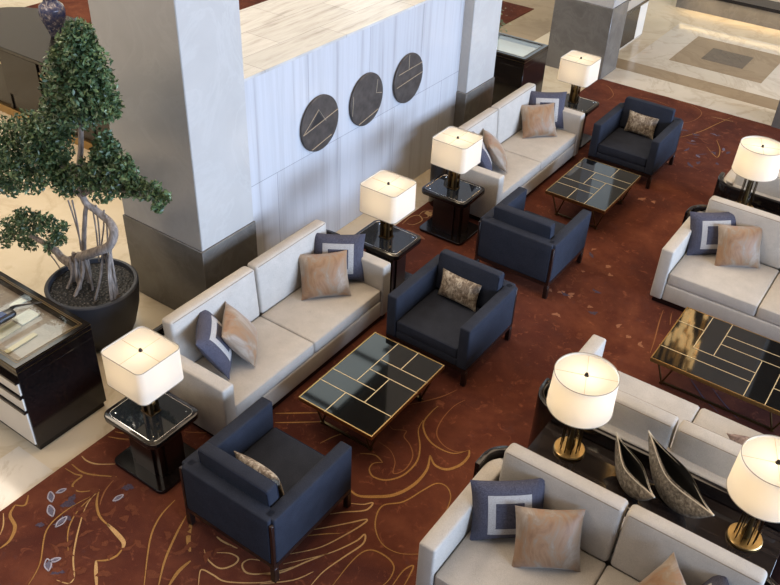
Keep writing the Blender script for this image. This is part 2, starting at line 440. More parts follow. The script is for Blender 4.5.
for w_, mt, P in [
    (.016, CREAM, c7((245, 198), (260, 212), (290, 222), (345, 222))),
    (.018, GOLD, c7((215, 222), (245, 245), (285, 255), (350, 260))),
    (.014, LINE, c7((350, 260), (320, 295), (305, 325), (300, 345))),
    (.018, GOLD, c7((195, 235), (225, 252), (245, 258), (225, 275), (218, 290), (240, 305), (298, 298))),
    (.022, GOLD, c7((298, 298), (290, 340), (300, 380), (330, 410))),
    (.04, CREAM, c7((322, 402), (345, 425), (370, 455), (368, 475))),
    (.022, GOLD, c7((368, 475), (350, 497), (320, 510), (288, 512))),
    (.03, CREAM, c7((288, 512), (288, 545), (290, 590))),
    (.014, CREAM, c7((298, 298), (260, 345), (235, 420), (220, 500), (222, 560), (205, 580), (170, 570))),
    (.013, GOLD, c7((290, 310), (235, 360), (205, 420), (205, 490))),
    (.013, GOLD, c7((270, 320), (200, 360), (140, 420), (120, 520), (85, 585))),
    (.016, GOLD, c7((525, 330), (480, 380), (450, 450), (432, 590))),
    (.020, GOLD, c7((560, 375), (530, 430), (495, 510), (475, 590))),
    (.04, GOLD, c7((575, 395), (565, 440), (570, 485))),
    (.03, GOLD, c7((572, 512), (535, 545), (505, 590))),
    (.018, CREAM, c7((650, 440), (670, 455), (712, 475))),
    (.016, CREAM, c7((612, 478), (625, 510), (660, 535), (700, 525), (715, 505), (690, 490), (650, 488))),
    (.016, CREAM, c7((785, 512), (750, 508), (728, 520), (730, 538), (745, 550), (780, 552), (830, 545), (880, 530))),
    (.014, CREAM, c7((595, 590), (600, 545), (612, 540), (640, 555), (680, 575), (780, 578), (840, 568))),
    (.03, GOLD, c7((0, 475), (30, 450), (45, 410), (30, 375), (45, 345))),
    (.018, GOLD, c7((45, 345), (75, 345), (85, 315))),
    (.012, CREAM, c7((0, 435), (10, 405), (10, 370))),
    (.014, GOLD, c7((325, 140), (360, 146), (392, 148))),
    (.014, GOLD, c7((345, 125), (380, 131), (400, 131))),
    (.012, LINE, c7((550, 125), (600, 128), (640, 128))),
    (.034, GOLD, c8((260, 290), (290, 315), (330, 320), (400, 315), (460, 285), (500, 240), (510, 195))),
    (.03, GOLD, c8((510, 195), (525, 225), (560, 238), (600, 225), (625, 200), (628, 180))),
    (.018, GOLD, c8((628, 180), (580, 190), (530, 170), (500, 140), (490, 100), (515, 65), (535, 48))),
    (.012, LINE, c8((630, 180), (590, 185), (550, 165), (530, 130), (545, 90), (580, 50), (615, 30))),
    (.018, GOLD, c8((490, 90), (475, 120), (480, 170), (470, 215), (430, 255), (380, 270), (340, 260), (328, 238), (340, 220), (368, 217))),
    (.014, GOLD, c8((368, 217), (345, 195), (300, 190))),
    (.012, LINE, c8((355, 155), (390, 180), (405, 215), (400, 250), (435, 238), (458, 200), (450, 165), (432, 140), (438, 122), (400, 118), (388, 105))),
    (.014, GOLD, c8((485, 492), (420, 490), (370, 465), (347, 420), (350, 375), (372, 345), (430, 335), (490, 300), (530, 280), (560, 290), (572, 320), (560, 360), (545, 385))),
    (.014, LINE, c8((440, 45), (500, 32), (550, 18), (590, 0))),
    (.016, CREAM, c8((272, 340), (310, 343), (338, 338), (330, 352), (310, 362), (255, 366), (210, 372))),
    (.016, CREAM, c8((90, 492), (180, 472), (260, 432), (312, 400), (318, 388), (270, 398), (200, 412), (150, 420))),
    (.016, CREAM, c8((70, 522), (200, 492), (285, 455), (314, 433), (308, 462), (250, 502), (190, 545), (150, 590))),
    (.016, CREAM, c8((0, 552), (60, 548), (140, 515), (205, 490))),
    (.014, GOLD, c8((215, 590), (270, 520), (310, 485), (345, 482), (385, 505), (402, 532), (390, 565), (365, 590))),
    (.014, GOLD, c8((395, 590), (430, 542), (460, 527), (447, 560), (430, 590))),
    (.012, CREAM, c8((0, 582), (100, 570), (160, 545))),
    (.012, GOLD, c8((120, 440), (190, 432), (240, 430))),
    (.016, GOLD, c8((45, 70), (110, 69), (180, 68))),
    (.016, GOLD, c8((45, 98), (110, 97), (180, 95))),
    (.012, GOLD, c8((180, 160), (220, 140), (265, 125))),
    (.014, LINE, c6((430, 345), (418, 380), (402, 440), (390, 475))),
    (.012, LINE, c6((455, 355), (452, 372), (450, 390))),
    (.016, SLATE, cl((262, 195), (300, 250), (350, 320), (425, 390))),
    (.014, SLATE, cl((390, 250), (450, 330), (540, 430))),
    (.014, LINE, c3((245, 250), (268, 262), (280, 285), (262, 300))),
    (.014, LINE, c3((470, 372), (520, 362), (545, 340), (520, 318), (440, 290), (380, 278))),
    (.014, GOLD, c3((480, 412), (540, 395), (590, 372), (635, 352))),
    (.014, GOLD, c3((560, 440), (590, 472), (600, 450), (590, 420))),
    (.012, LINE, c3((350, 290), (400, 300), (450, 318))),
    (.012, CREAM, c3((575, 350), (610, 358), (640, 365))),
    (.014, CREAM, A(340, 150, 5.97, ((372, 440), (420, 400), (470, 390), (490, 420), (440, 445), (400, 440)))),
    (.014, CREAM, A(340, 150, 5.97, ((470, 390), (500, 365), (530, 372), (525, 400), (495, 405)))),
]:
    ribbon(P, w_*.85, mt)
def leaf(cx, cy, L, W, ang, mat, z=.0150):
    n = 9; L_ = []; R_ = []; bend = rnd.uniform(-1.4, 1.4)
    d = Vector((math.cos(ang), math.sin(ang), 0)); q = Vector((-d.y, d.x, 0)); c = Vector((cx, cy, z))
    for i in range(n+1):
        t = i/n; k = W*math.sin(PI*t)**.9*.5
        p = c+d*(L*(t-.5))+q*(bend*L*(t-.5)**2)
        L_.append(p+q*k*rnd.uniform(.6, 1.25)); R_.append(p-q*k*rnd.uniform(.35, 1.2))
    cp.poly(L_+R_[1:-1][::-1], mat)
rnd = random.Random(3)
def leaf_px(x, y, L, W, ang, mat):
    p = up(x, y, .015)
    if p.x < -4.50 or p.y > 12.5: return
    leaf(p.x, p.y, L, W, ang, mat, .0150+rnd.random()*.0008)
for (x, y), mt, L, W, a in [
    ((51, 497), BLUE, .10, .05, 2.6), ((61, 491), BLUE, .07, .04, 1.2), ((51, 511), BLUE, .11, .05, 2.7), ((61, 522), BLUE, .10, .05, 1.7),
    ((68, 504), SLATE, .12, .07, .8), ((72, 499), SLATE, .1, .06, 2), ((67, 518), SLATE, .09, .05, .3), ((40, 525), SLATE, .07, .05, .6),
    ((128, 487), SLATE, .10, .06, .7), ((118, 498), BLUE, .08, .04, 1.4), ((132, 508), LEAF, .1, .05, 0), ((48, 565), BLUE, .1, .05, 2.6),
    ((58, 571), SLATE, .1, .06, .8), ((55, 560), BLUE, .07, .04, 1), ((612, 139), SLATE, .2, .1, 0),
]:
    leaf_px(x, y, L, W, a, mt)
    if mt == BLUE:
        p = up(x, y, .015); d = Vector((math.cos(a), math.sin(a)))*L*.55; q = Vector((-d.y, d.x))*.42
        ribbon([(p.x-d.x, p.y-d.y), (p.x+q.x, p.y+q.y), (p.x+d.x, p.y+d.y), (p.x-q.x, p.y-q.y), (p.x-d.x, p.y-d.y)], .010, PALE, False, .0162, True)
for x, y in [(170, 240), (145, 275), (135, 298), (110, 358), (180, 418), (220, 355), (265, 215), (270, 240), (215, 290), (90, 285), (100, 310), (325, 425),
             (360, 448), (215, 180), (205, 195), (180, 320), (228, 290), (255, 232), (295, 392), (365, 12), (400, 20), (150, 300), (125, 292), (210, 335)]:
    leaf_px(520+x/3, 195+y/3, .06+rnd.random()*.07, .04+rnd.random()*.03, rnd.random()*PI, rnd.choice([PETAL, PETAL, PETAL, SLATE, LEAF]))
for k in range(14):      # clustered petals between the armchairs
    x, y = 578+rnd.gauss(0, 14), 272+rnd.gauss(0, 22)
    leaf_px(x, y, .04+rnd.random()*.06, .03+rnd.random()*.03, rnd.random()*PI, rnd.choice([PETAL, LEAF, LEAF]))
for k in range(80):      # blue-grey blossoms and leaves on the far strip
    x = 640+rnd.random()*120; y = 108+(x-640)*.27+rnd.random()*50
    leaf_px(x, y, .06+rnd.random()*.12, .02+rnd.random()*.045, rnd.random()*PI, rnd.choice([SLATE, SLATE, PETAL, LEAF, LEAF, LEAF, BLUE]))
for k in range(60):      # soft leaf shapes near the front of the carpet
    x = 20+rnd.random()*210; y = 470+rnd.random()*115
    leaf_px(x, y, .05+rnd.random()*.09, .03+rnd.random()*.035, rnd.random()*PI, LEAF)
for k in range(16):
    x = 398+rnd.random()*45; y = 205+rnd.random()*35
    leaf_px(x, y, .08+rnd.random()*.1, .05+rnd.random()*.05, rnd.random()*PI, rnd.choice([PETAL, LEAF, CREAM]))
tag(cp.build('carpet', ['carpet_red', 'carpet_gold', 'carpet_cream', 'carpet_line', 'carpet_blue', 'carpet_slate', 'carpet_petal', 'carpet_leaf', 'carpet_pale'], norm=False),
    'large rust red carpet with gold swirls under the seating', 'carpet')
b = MB(); b.box(-14, -7.0, 8.2, 15.0, .002, .012)
tag(b.build('carpet', 'carpet_red'), 'second red carpet far back beyond the marble wall block', 'carpet')

# ------------------------------------------------------------------ SOFAS
def make_sofa(W, label, group, q=0.0):
    e = empty('sofa', label, 'sofa', group=group)
    hw = W/2; at = .125; iw = hw-at
    b = MB(); b.box(-hw+.03, hw-.03, .03, 1.0-q, .016, .075); b.build('plinth', 'black_wood', e)
    b = MB(); b.soft(-iw+.002, iw-.002, .012, .9-q, .075, .265, .018); b.build('seat_base', 'cream_fabric', e)
    for s in (-1, 1):
        P = [(s*iw, 0), (s*hw, 0), (s*hw, .83-q)]
        for k in range(1, 7):
            a = PI/2*k/6; P.append((s*(hw-.19+.19*math.cos(a)), .83-q+.19*math.sin(a)))
        P += [(s*iw, 1.02-q)]
        if s < 0: P = P[::-1]
        b = MB(); b.prism(P, .075, .655, .018, 3); b.build('arm', 'cream_fabric', e)
    b = MB(); b.soft(-iw, iw, .885-q, 1.02-q, .075, .655, .02); b.build('back_frame', 'cream_fabric', e)
    for s in (-1, 1):
        x0, x1 = (-iw+.004, -.003) if s < 0 else (.003, iw-.004)
        b = MB(); b.soft(x0, x1, .018, .80-q, .265, .40, .022, (0, .004, .012)); sc = b.build('seat_cushion', 'cream_fabric', e)
        b = MB(); b.tube([(x0+.02, .021, .392), (x1-.02, .021, .392)], .004, 6); b.build('piping', 'cream_fabric', sc)
        b = MB(); b.soft(x0+.01, x1-.002, -.065, .065, 0, .51, .03, (0, .018, .006))
        bc = b.build('back_cushion', 'cream_fabric', e); bc.location = (0, .845-q, .395); bc.rotation_euler = (-.07, 0, 0)
        b = MB(); b.tube([(x0+.035, -.061, .497), (x1-.03, -.061, .497)], .0035, 6)
        b.tube([(x0+.035, .061, .497), (x1-.03, .061, .497)], .0035, 6); b.build('piping', 'cream_piping', bc)
    # dark wooden shell that wraps the back and the rear corners
    def path(hx, yb, r):
        P = [(-hx, .79-q)]
        for k in range(9):
            a = PI+PI/2*k/8; P.append((-hx+r+r*math.cos(a), yb-r-r*math.sin(a)))
        return P + [(-x, y) for x, y in P[::-1]]
    o_, i_ = path(hw+.05, 1.105-q, .22), path(hw+.008, 1.06-q, .18)
    b = MB(); b.prism(o_+i_[::-1], .016, .685, .006, 2); b.build('wooden_shell', 'black_wood', e)
    return e
WL, WR = 2.25, 2.03
GL, GR = 'cream sofas along the marble wall', 'cream sofas of the double rows on the right'
s1 = make_sofa(WL, 'long cream sofa in front of the disc wall, nearest the potted tree', GL, .14)
s1.location = (-3.68, 4.405, 0); s1.rotation_euler = (0, 0, PI/2)
dup(s1, (-3.68, 8.735, 0), PI/2, 'long cream sofa farther along the wall, beyond the two middle lamps')
s5 = make_sofa(WR, 'cream sofa cut off by the bottom edge at lower right', GR)
XR = -.69
s5.location = (XR, 3.03, 0)
dup(s5, (XR-.02, 7.395, 0), 0, 'cream sofa facing the long dark coffee table at right, two pillows on its left')
dup(s5, (XR, 5.735, 0), PI, 'cream sofa seen from behind, across the console from the front sofa')
dup(s5, (XR, 10.13, 0), PI, 'cream sofa mostly hidden behind the upper right round lamp')

# ------------------------------------------------------------------ ARMCHAIRS
def make_chair():
    e = empty('armchair', '', 'armchair', group='navy armchairs')
    for sx in (-1, 1):
        b = MB(); x0, x1 = sorted((sx*.328, sx*.434)); b.soft(x0, x1, 0, .845, .205, .655, .016, n=4); b.build('arm', 'navy_fabric', e)
    b = MB(); b.soft(-.405, .405, .762, .875, .205, .655, .016, n=4); b.build('back_panel', 'navy_fabric', e)
    b = MB(); b.soft(-.327, .327, .01, .76, .205, .285, .012); b.build('seat_base', 'navy_fabric', e)
    b = MB(); b.soft(-.325, .325, .006, .66, .285, .40, .022, (0, .004, .012)); sc = b.build('seat_cushion', 'navy_fabric', e)
    b = MB(); b.tube([(-.31, .008, .392), (.31, .008, .392)], .004, 6); b.build('piping', 'navy_piping', sc)
    b = MB(); b.soft(-.323, .323, -.05, .05, 0, .40, .02, (0, .014, .006)); bc = b.build('back_cushion', 'navy_fabric', e)
    bc.location = (0, .695, .405); bc.rotation_euler = (-.09, 0, 0)
    b = MB()
    for y in (-.047, .047): b.tube([(-.318, y, .02), (-.318, y, .375), (-.3, y, .391), (.3, y, .391), (.318, y, .375), (.318, y, .02)], .0035, 6)
    b.build('piping', 'navy_piping', bc)
    b = MB(); b.box(-.43, .43, .004, .04, .165, .205); b.box(-.43, .43, .835, .871, .165, .205)
    b.box(-.43, -.395, .04, .835, .165, .205); b.box(.395, .43, .04, .835, .165, .205); b.build('frame', 'dark_wood', e)
    for sx in (-1, 1):
        for y in (.004, .826):
            b = MB(); x0, x1 = sorted((sx*.388, sx*.433)); b.box(x0, x1, y, y+.045, .016, .165, .003, 1); b.build('leg', 'dark_wood', e)
        b = MB(); x0, x1 = sorted((sx*.407, sx*.432)); b.box(x0, x1, .846, .872, .205, .62, .003, 1); b.build('corner_post', 'dark_wood', e)
    return e
ch = make_chair(); ch['label'] = 'navy armchair seen from behind at the lower left, nearest the camera'
ch.location = (-2.985, 3.44, 0); ch.rotation_euler = (0, 0, PI)
dup(ch, (-2.985, 5.09, 0), 0, 'navy armchair facing the camera beside the near coffee table')
dup(ch, (-3.005, 7.615, 0), PI, 'navy armchair seen from behind in the middle of the row')
dup(ch, (-3.035, 9.64, 0), 0, 'farthest navy armchair, beside the far carpet edge')

# ------------------------------------------------------------------ PILLOWS
def pillow_mesh(w, h, t, mat, name='pillow', n=14):
    vs = []; fs = []
    for sgn in (1, -1):
        for i in range(n+1):
            for j in range(n+1):
                u, v = -1+2*i/n, -1+2*j/n
                k = (max(0, 1-abs(u)**2.6)*max(0, 1-abs(v)**2.6))**.62
                x = w/2*u*(1-.075*(1-v*v)*abs(u)); y = h/2*v*(1-.075*(1-u*u)*abs(v))
                vs.append((x, y, sgn*(t/2*k+.004)))
    N = (n+1)*(n+1)
    for i in range(n):
        for j in range(n):
            a = i*(n+1)+j; b_, c_, d_ = a+n+1, a+n+2, a+1
            fs.append((a, b_, c_, d_)); fs.append((N+a, N+d_, N+c_, N+b_))
    rim = [i*(n+1) for i in range(n+1)] + [n*(n+1)+j for j in range(1, n+1)] + [i*(n+1)+n for i in range(n-1, -1, -1)] + [j for j in range(n-1, 0, -1)]
    for k in range(len(rim)):
        a, b_ = rim[k], rim[(k+1) % len(rim)]; fs.append((a, N+a, N+b_, b_))
    m_ = MB(); m_.add(vs, fs); return m_.build(name, mat)
def pillow(P1, P2, D, mat, label, group=None, h=None, t=.18, size=None, name='throw_pillow', lift=0):
    P1, P2, D = Vector(P1), Vector(P2), Vector(D)
    X = (P2-P1); w = size or X.length; hh = h or D.length
    X.normalize(); Y = -D; Y = (Y-X*Y.dot(X)).normalized(); Z = X.cross(Y)
    o = pillow_mesh(w, hh, t, mat, name)
    c = (P1+P2)/2 - Y*hh/2 + Vector((0, 0, lift))
    o.matrix_world = Matrix.Translation(c) @ Matrix((X, Y, Z)).transposed().to_4x4()
    return tag(o, label, 'pillow', group)
GN, GT = 'navy pillows with a pale square', 'tan sheen pillows'
for dy, nm in ((0, 'near wall sofa'), (4.34, 'far wall sofa')):
    pillow((-4.39, 5.22+dy, .865), (-3.98, 5.51+dy, .865), (.10, -.12, -.45), 'pillow_navy', f'navy pillow with pale square at the far end of the {nm}', GN, size=.51, h=.47)
    pillow((-4.352, 4.962+dy, .765), (-4.042, 5.300+dy, .765), (.18, -.17, -.35), 'pillow_tan', f'tan pillow in front of the navy one, far end of the {nm}', GT, size=.47, h=.43)
    pillow((-4.42, 3.79+dy, .86), (-4.09, 3.42+dy, .83), (.16, .15, -.39), 'pillow_navy', f'navy pillow seen edge-on at the near end of the {nm}', GN, size=.50, h=.47)
    pillow((-4.345, 4.01+dy, .80), (-4.03, 3.64+dy, .78), (.18, .18, -.36), 'pillow_tan', f'tan pillow seen edge-on beside the navy one, near end of the {nm}', GT, size=.45, h=.43)
for dx, dy, nm in ((0, 0, 'front lower right sofa'), (-.055, 4.42, 'sofa facing the long table')):
    pillow((-1.643+dx*.7, 3.541+dy, .83), (-1.234+dx*.7, 3.86+dy, .85), (.09, -.13, -.44), 'pillow_navy', f'navy pillow with pale square in the left corner of the {nm}', GN, size=.52, h=.47)
    pillow((-1.313+dx*1.4, 3.566+dy, .785), (-.919+dx*1.4, 3.816+dy, .795), (.11, -.16, -.38), 'pillow_tan', f'tan pillow overlapping the navy one on the {nm}', GT, size=.46, h=.44)
pillow((-.02, 3.86, .83), (.20, 3.56, .82), (-.14, -.12, -.42), 'pillow_navy', 'navy pillow, only its tip showing at the bottom right edge', GN, size=.46, h=.46)
pillow((-.32, 3.79, .84), (-.04, 3.47, .82), (-.14, -.14, -.40), 'pillow_tan', 'tan pillow, its pointed top showing at the bottom edge right of the seam', GT, size=.45, h=.44)
pillow((-.42, 5.24, .66), (.05, 5.12, .78), (.0, .16, -.30), 'pillow_mauve', 'mauve patterned pillow half hidden behind the lower right round lamp', size=.46, h=.36)
pillow((-1.05, 5.06, .70), (-1.44, 5.06, .70), (.0, .14, -.30), 'pillow_mauve', 'patterned pillow almost hidden behind the round lamp left on the console', size=.42, h=.32)
GLu = 'small patterned lumbar cushions'
pillow((-3.234, 5.735, .67), (-2.804, 5.715, .67), (-.005, -.06, -.26), 'pillow_pattern', 'small patterned cushion on the armchair by the near coffee table', GLu, h=.27, t=.11, name='lumbar_cushion')
pillow((-3.258, 10.29, .67), (-2.853, 10.27, .67), (-.005, -.06, -.26), 'pillow_pattern', 'small patterned cushion on the farthest armchair', GLu, h=.27, t=.11, name='lumbar_cushion')
pillow((-2.74, 2.86, .69), (-3.17, 2.87, .69), (0, .06, -.27), 'pillow_pattern', 'small patterned cushion peeking over the nearest armchair back', GLu, h=.28, t=.11, name='lumbar_cushion')

# ------------------------------------------------------------------ COFFEE TABLES
def table_top(e, x0, x1, y0, y1, lines, legs):
    zt = .372
    b = MB(); b.box(x0+.009, x1-.009, y0+.009, y1-.009, zt-.03, zt-.002); b.build('glass_top', 'black_glass', e)
    b = MB()
    for q in ((x0, x1, y0, y0+.010), (x0, x1, y1-.010, y1), (x0, x0+.010, y0+.010, y1-.010), (x1-.010, x1, y0+.010, y1-.010)):
        b.box(*q, zt-.04, zt)
    b.build('edge_frame', 'brass', e)
    for a_, b_ in lines:
        b = MB(); g = .0036
        xa, xb = sorted((a_[0], b_[0])); ya, yb = sorted((a_[1], b_[1]))
        b.box(xa-g, xb+g, ya-g, yb+g, zt-.006, zt); b.build('inlay_strip', 'brass_inlay', e)
    i = .07
    b = MB(); b.box(x0+i, x1-i, y0+i, y1-i, zt-.07, zt-.03); b.build('under_frame', 'dark_metal', e)
    for sx in (0, 1):
        for sy in (0, 1):
            b = MB(); X = x0+i if sx == 0 else x1-i; Y = y0+i if sy == 0 else y1-i
            dx = .1 if sx == 0 else -.1; dy = .1 if sy == 0 else -.1
            X += dx*.5; Y += dy*.9
            for tx, ty in ((X-dx*.9, Y-dy*.3), (X+dx*.9, Y-dy*.3)):
                b.tube([(X, Y, .026), (tx, ty, zt-.06)], .009, 6)
            b.box(X-.018, X+.018, Y-.012, Y+.012, .016, .034)
            b.build('leg', 'aged_brass', e)
    for sy in (0, 1):
        Y = y0+i+.08 if sy == 0 else y1-i-.1
        b = MB(); b.box(x0+i+.06, x1-i-.06, Y, Y+.02, .026, .042); b.build('foot_rail', 'aged_brass', e)
    return e
cx, cy = -3.02, 4.35
t1 = empty('coffee_table', 'black glass coffee table with brass grid in front of the near wall sofa', 'coffee table', (cx, cy, 0), 0, 'square-grid coffee tables')
hx, hy = .37, .53
L1 = [((.0-.113, -.084), (-.113, .53)), ((-.37, -.087), (.077, -.087)), ((-.37, -.255), (.37, -.255)), ((-.096, -.53), (-.096, -.255)),
      ((.094, -.255), (.094, .10)), ((-.113, .10), (.37, .10)), ((-.113, .255), (.37, .255)), ((.10, .255), (.10, .53))]
table_top(t1, -hx, hx, -hy, hy, L1, 0)
dup(t1, (-2.99, 8.715, 0), PI, 'black glass coffee table with brass grid between the two farther armchairs')
t3 = empty('coffee_table', 'long black glass coffee table with brass grid between the right sofas', 'coffee table', (-.65, 6.555, 0))
ox, oy = -.65, 6.555
L3 = [((-1.265, 6.76), (-1.008, 6.76)), ((-1.265, 6.31), (-.452, 6.31)), ((-1.008, 6.458), (-1.008, 7.02)), ((-.824, 6.458), (-.824, 7.02)),
      ((-1.008, 6.458), (-.452, 6.458)), ((-.824, 6.815), (-.04, 6.815)), ((-.824, 6.662), (-.04, 6.662)), ((-.452, 6.09), (-.452, 6.662)),
      ((-.273, 6.09), (-.273, 6.662)), ((-.273, 6.353), (-.04, 6.353))]
table_top(t3, -.615, .615, -.468, .468, [((a[0]-ox, a[1]-oy), (b_[0]-ox, b_[1]-oy)) for a, b_ in L3], 0)

# ------------------------------------------------------------------ END TABLES + SQUARE LAMPS
def make_end_table():
    e = empty('end_table', '', 'end table', group='black gloss end tables')
    b = MB(); b.prism(rrect(-.285, .285, -.24, .24, .06), .016, .05, .004, 1); b.build('base', 'black_wood', e)
    b = MB(); b.box(-.17, .17, -.12, .12, .05, .50); b.box(-.19, -.17, -.07, .07, .05, .5); b.box(.17, .19, -.07, .07, .05, .5)
    b.box(-.11, .11, -.14, -.12, .05, .5); b.box(-.11, .11, .12, .14, .05, .5); b.build('pedestal', 'dark_wood', e)
    b = MB(); b.prism(rrect(-.29, .29, -.245, .245, .07), .50, .552, .008, 2); tp = b.build('tabletop', 'black_wood', e)
    b = MB(); b.prism(rrect(-.25, .25, -.205, .205, .045), .545, .5545); b.build('glass_inset', 'grey_glass', tp)
    b = MB(); o_ = rrect(-.253, .253, -.208, .208, .048); b.tube([(x, y, .5535) for x, y in o_], .0028, 6, closed=True); b.build('inset_rim', 'chrome', tp)
    for sx in (-1, 1):
        for sy in (-1, 1):
            b = MB(); b.lathe([(0, .5575), (.006, .557), (.007, .5545)], 10, cx=sx*.205, cy=sy*.165); b.build('stud', 'chrome', tp)
    return e
et = make_end_table()
tabs = [(-4.035, 2.865, 'nearest end table with rounded corners beside the near armchair'),
        (-4.06, 5.985, 'end table at the far end of the near wall sofa'),
        (-4.06, 7.265, 'end table standing before the far wall sofa, third from the camera'),
        (-4.035, 10.29, 'farthest end table, past the far wall sofa')]
def make_square_lamp():
    e = empty('table_lamp', '', 'lamp', group='square-shaded table lamps')
    b = MB(); b.box(-.06, .06, -.05, .05, 0, .012, .002, 1); b.build('base', 'bronze', e)
    b = MB()
    for sx in (-1, 1):
        for sy in (-1, 1): b.box(sx*.038-.014, sx*.038+.014, sy*.03-.014, sy*.03+.014, .012, .30 if sx*sy > 0 else .26, .002, 1)
    b.build('posts', 'bronze', e)
    b = MB()
    for z in (.09, .17): b.box(-.05, .05, -.018, .018, z, z+.03, .002, 1)
    b.box(-.022, .022, -.022, .022, .012, .12, .002, 1); b.box(-.012, .012, -.012, .012, .12, .36)
    b.build('crossbars', 'brass', e)
    b = MB(); r0 = rrect(-.215, .215, -.205, .205, .055, 7); r1 = rrect(-.213, .213, -.203, .203, .053, 7); n = len(r0)
    z0, z1 = .318, .61
    vs = [(x, y, z0) for x, y in r0] + [(x, y, z1) for x, y in r1]
    b.add(vs, [(i, (i+1) % n, n+(i+1) % n, n+i) for i in range(n)]); sh = b.build('lamp_shade', 'shade_cloth', e, norm=False)
    b = MB(); b.tube([(x, y, z1) for x, y in r1], .003, 6, closed=True); b.build('shade_rim', 'shade_rim', sh)
    b = MB(); b.tube([(x, y, z0) for x, y in r0], .003, 6, closed=True); b.build('shade_rim', 'shade_rim', sh)
    b = MB(); d = rrect(-.209, .209, -.199, .199, .051, 7); b.poly([(x, y, z1-.012) for x, y in d]); b.build('diffuser', 'shade_diffuser', sh, norm=False)
    for k in range(4):
        a = PI/2*k; b = MB(); b.tube([(0, 0, .6), (.2*math.cos(a), .19*math.sin(a), .6)], .0016, 5); b.build('spider_arm', 'shade_spoke', e)
    b = MB(); b.lathe([(0, .622), (.010, .619), (.013, .610), (.008, .602), (.016, .599), (.016, .590), (0, .590)], 14); b.build('finial', 'dark_metal', e)
    return e
def bulb(loc, power, r=.045, c=(1, .80, .54)):
    l = bpy.data.lights.new('bulb', 'POINT'); l.energy = power; l.color = c; l.shadow_soft_size = r
    o = bpy.data.objects.new('bulb', l); COL.objects.link(o); o.location = loc; return o
sl = make_square_lamp()
LN = ['square cream-shaded lamp on the nearest end table, front left', 'square-shaded lamp between the near wall sofa and the next one, left of the pair',
      'square-shaded lamp beside the far wall sofa, right of the middle pair', 'farthest square-shaded lamp, in front of the grey column']
SQ_W, RD_W = 1.5, 2.0
for i, (x, y, lb) in enumerate(tabs):
    o = et if i == 0 else copy_tree(et); o.location = (x, y, 0); o['label'] = lb
    k = sl if i == 0 else copy_tree(sl); k.location = (x-.01, y+.01, .5555); k['label'] = LN[i]
    bulb((x-.01, y+.01, .5555+.47), SQ_W)

# ------------------------------------------------------------------ CONSOLES + ROUND LAMPS
def make_console(label, loc):
    e = empty('console_table', label, 'console table', loc, 0, 'dark consoles between back-to-back sofas')
    b = MB(); b.box(-.89, .89, -.215, .215, .54, .58, .004, 1); b.build('tabletop', 'console_wood', e)
    for s in (-1, 1):
        b = MB(); x0, x1 = sorted((s*.86, s*.80)); b.box(x0, x1, -.2, .2, 0.016, .54); b.build('side_panel', 'dark_wood', e)
    b = MB(); b.box(-.80, .80, -.19, .19, .06, .10); b.build('lower_shelf', 'dark_wood', e)
    return e
con = make_console('dark veined console behind the front lower right sofa', (-.665, 4.405, 0))
c2 = dup(con, (-.665, 8.78, 0), 0, 'dark console behind the sofa facing the long coffee table')
def make_round_lamp():
    e = empty('table_lamp', '', 'lamp', group='round-shaded table lamps')
    b = MB(); b.lathe([(0, 0), (.112, 0), (.116, .004), (.116, .022), (.110, .028), (0, .028)], 40); b.build('base', 'brass', e)
    for k in range(10):
        a = 2*PI*k/10+.2; b = MB(); r = .070
        b.tube([(r*math.cos(a), r*math.sin(a), .028), (r*.92*math.cos(a), r*.92*math.sin(a), .50)], .0045, 6); b.build('rod', 'bronze', e)
    b = MB(); b.lathe([(.05, .028), (.05, .32), (.046, .33)], 24); b.build('glass_tube', 'clear_glass', e)
    b = MB(); b.lathe([(.0, .03), (.03, .03), (.034, .07), (.02, .12), (.012, .3), (.012, .54), (0, .54)], 16); b.build('stem', 'aged_brass', e)
    z0, z1 = .455, .755; r0, r1 = .231, .222; n = 56
    b = MB(); b.lathe([(r0, z0), (r1, z1)], n); sh = b.build('lamp_shade', 'shade_cloth', e, norm=False)
    for r, z in ((r0, z0), (r1, z1)):
        b = MB(); b.tube([(r*math.cos(2*PI*k/n), r*math.sin(2*PI*k/n), z) for k in range(n)], .003, 6, closed=True); b.build('shade_rim', 'shade_rim', sh)
    b = MB(); b.poly([((r1-.006)*math.cos(2*PI*k/n), (r1-.006)*math.sin(2*PI*k/n), z1-.018) for k in range(n)]); b.build('diffuser', 'shade_diffuser', sh, norm=False)
    for k in range(4):
        a = PI/2*k+.35; b = MB(); b.tube([(0, 0, z1-.0165), ((r1-.006)*math.cos(a), (r1-.006)*math.sin(a), z1-.0165)], .0016, 5); b.build('spider_arm', 'shade_spoke', e)
    b = MB(); b.lathe([(0, .762), (.010, .759), (.013, .749), (.008, .742), (.017, .738), (.017, .728), (0, .728)], 14); b.build('finial', 'dark_metal', e)
    return e
rl = make_round_lamp()
for i, (x, y, lb) in enumerate([(-1.30, 4.435, 'round drum-shaded lamp at the left end of the front console'),
                                (-.005, 4.42, 'round drum-shaded lamp cut by the right edge on the front console'),
                                (-1.345, 8.85, 'round drum-shaded lamp on the farther console, upper right')]):
    k = rl if i == 0 else copy_tree(rl); k.location = (x, y, .5805); k['label'] = lb
    bulb((x, y, .5805+.61), RD_W)

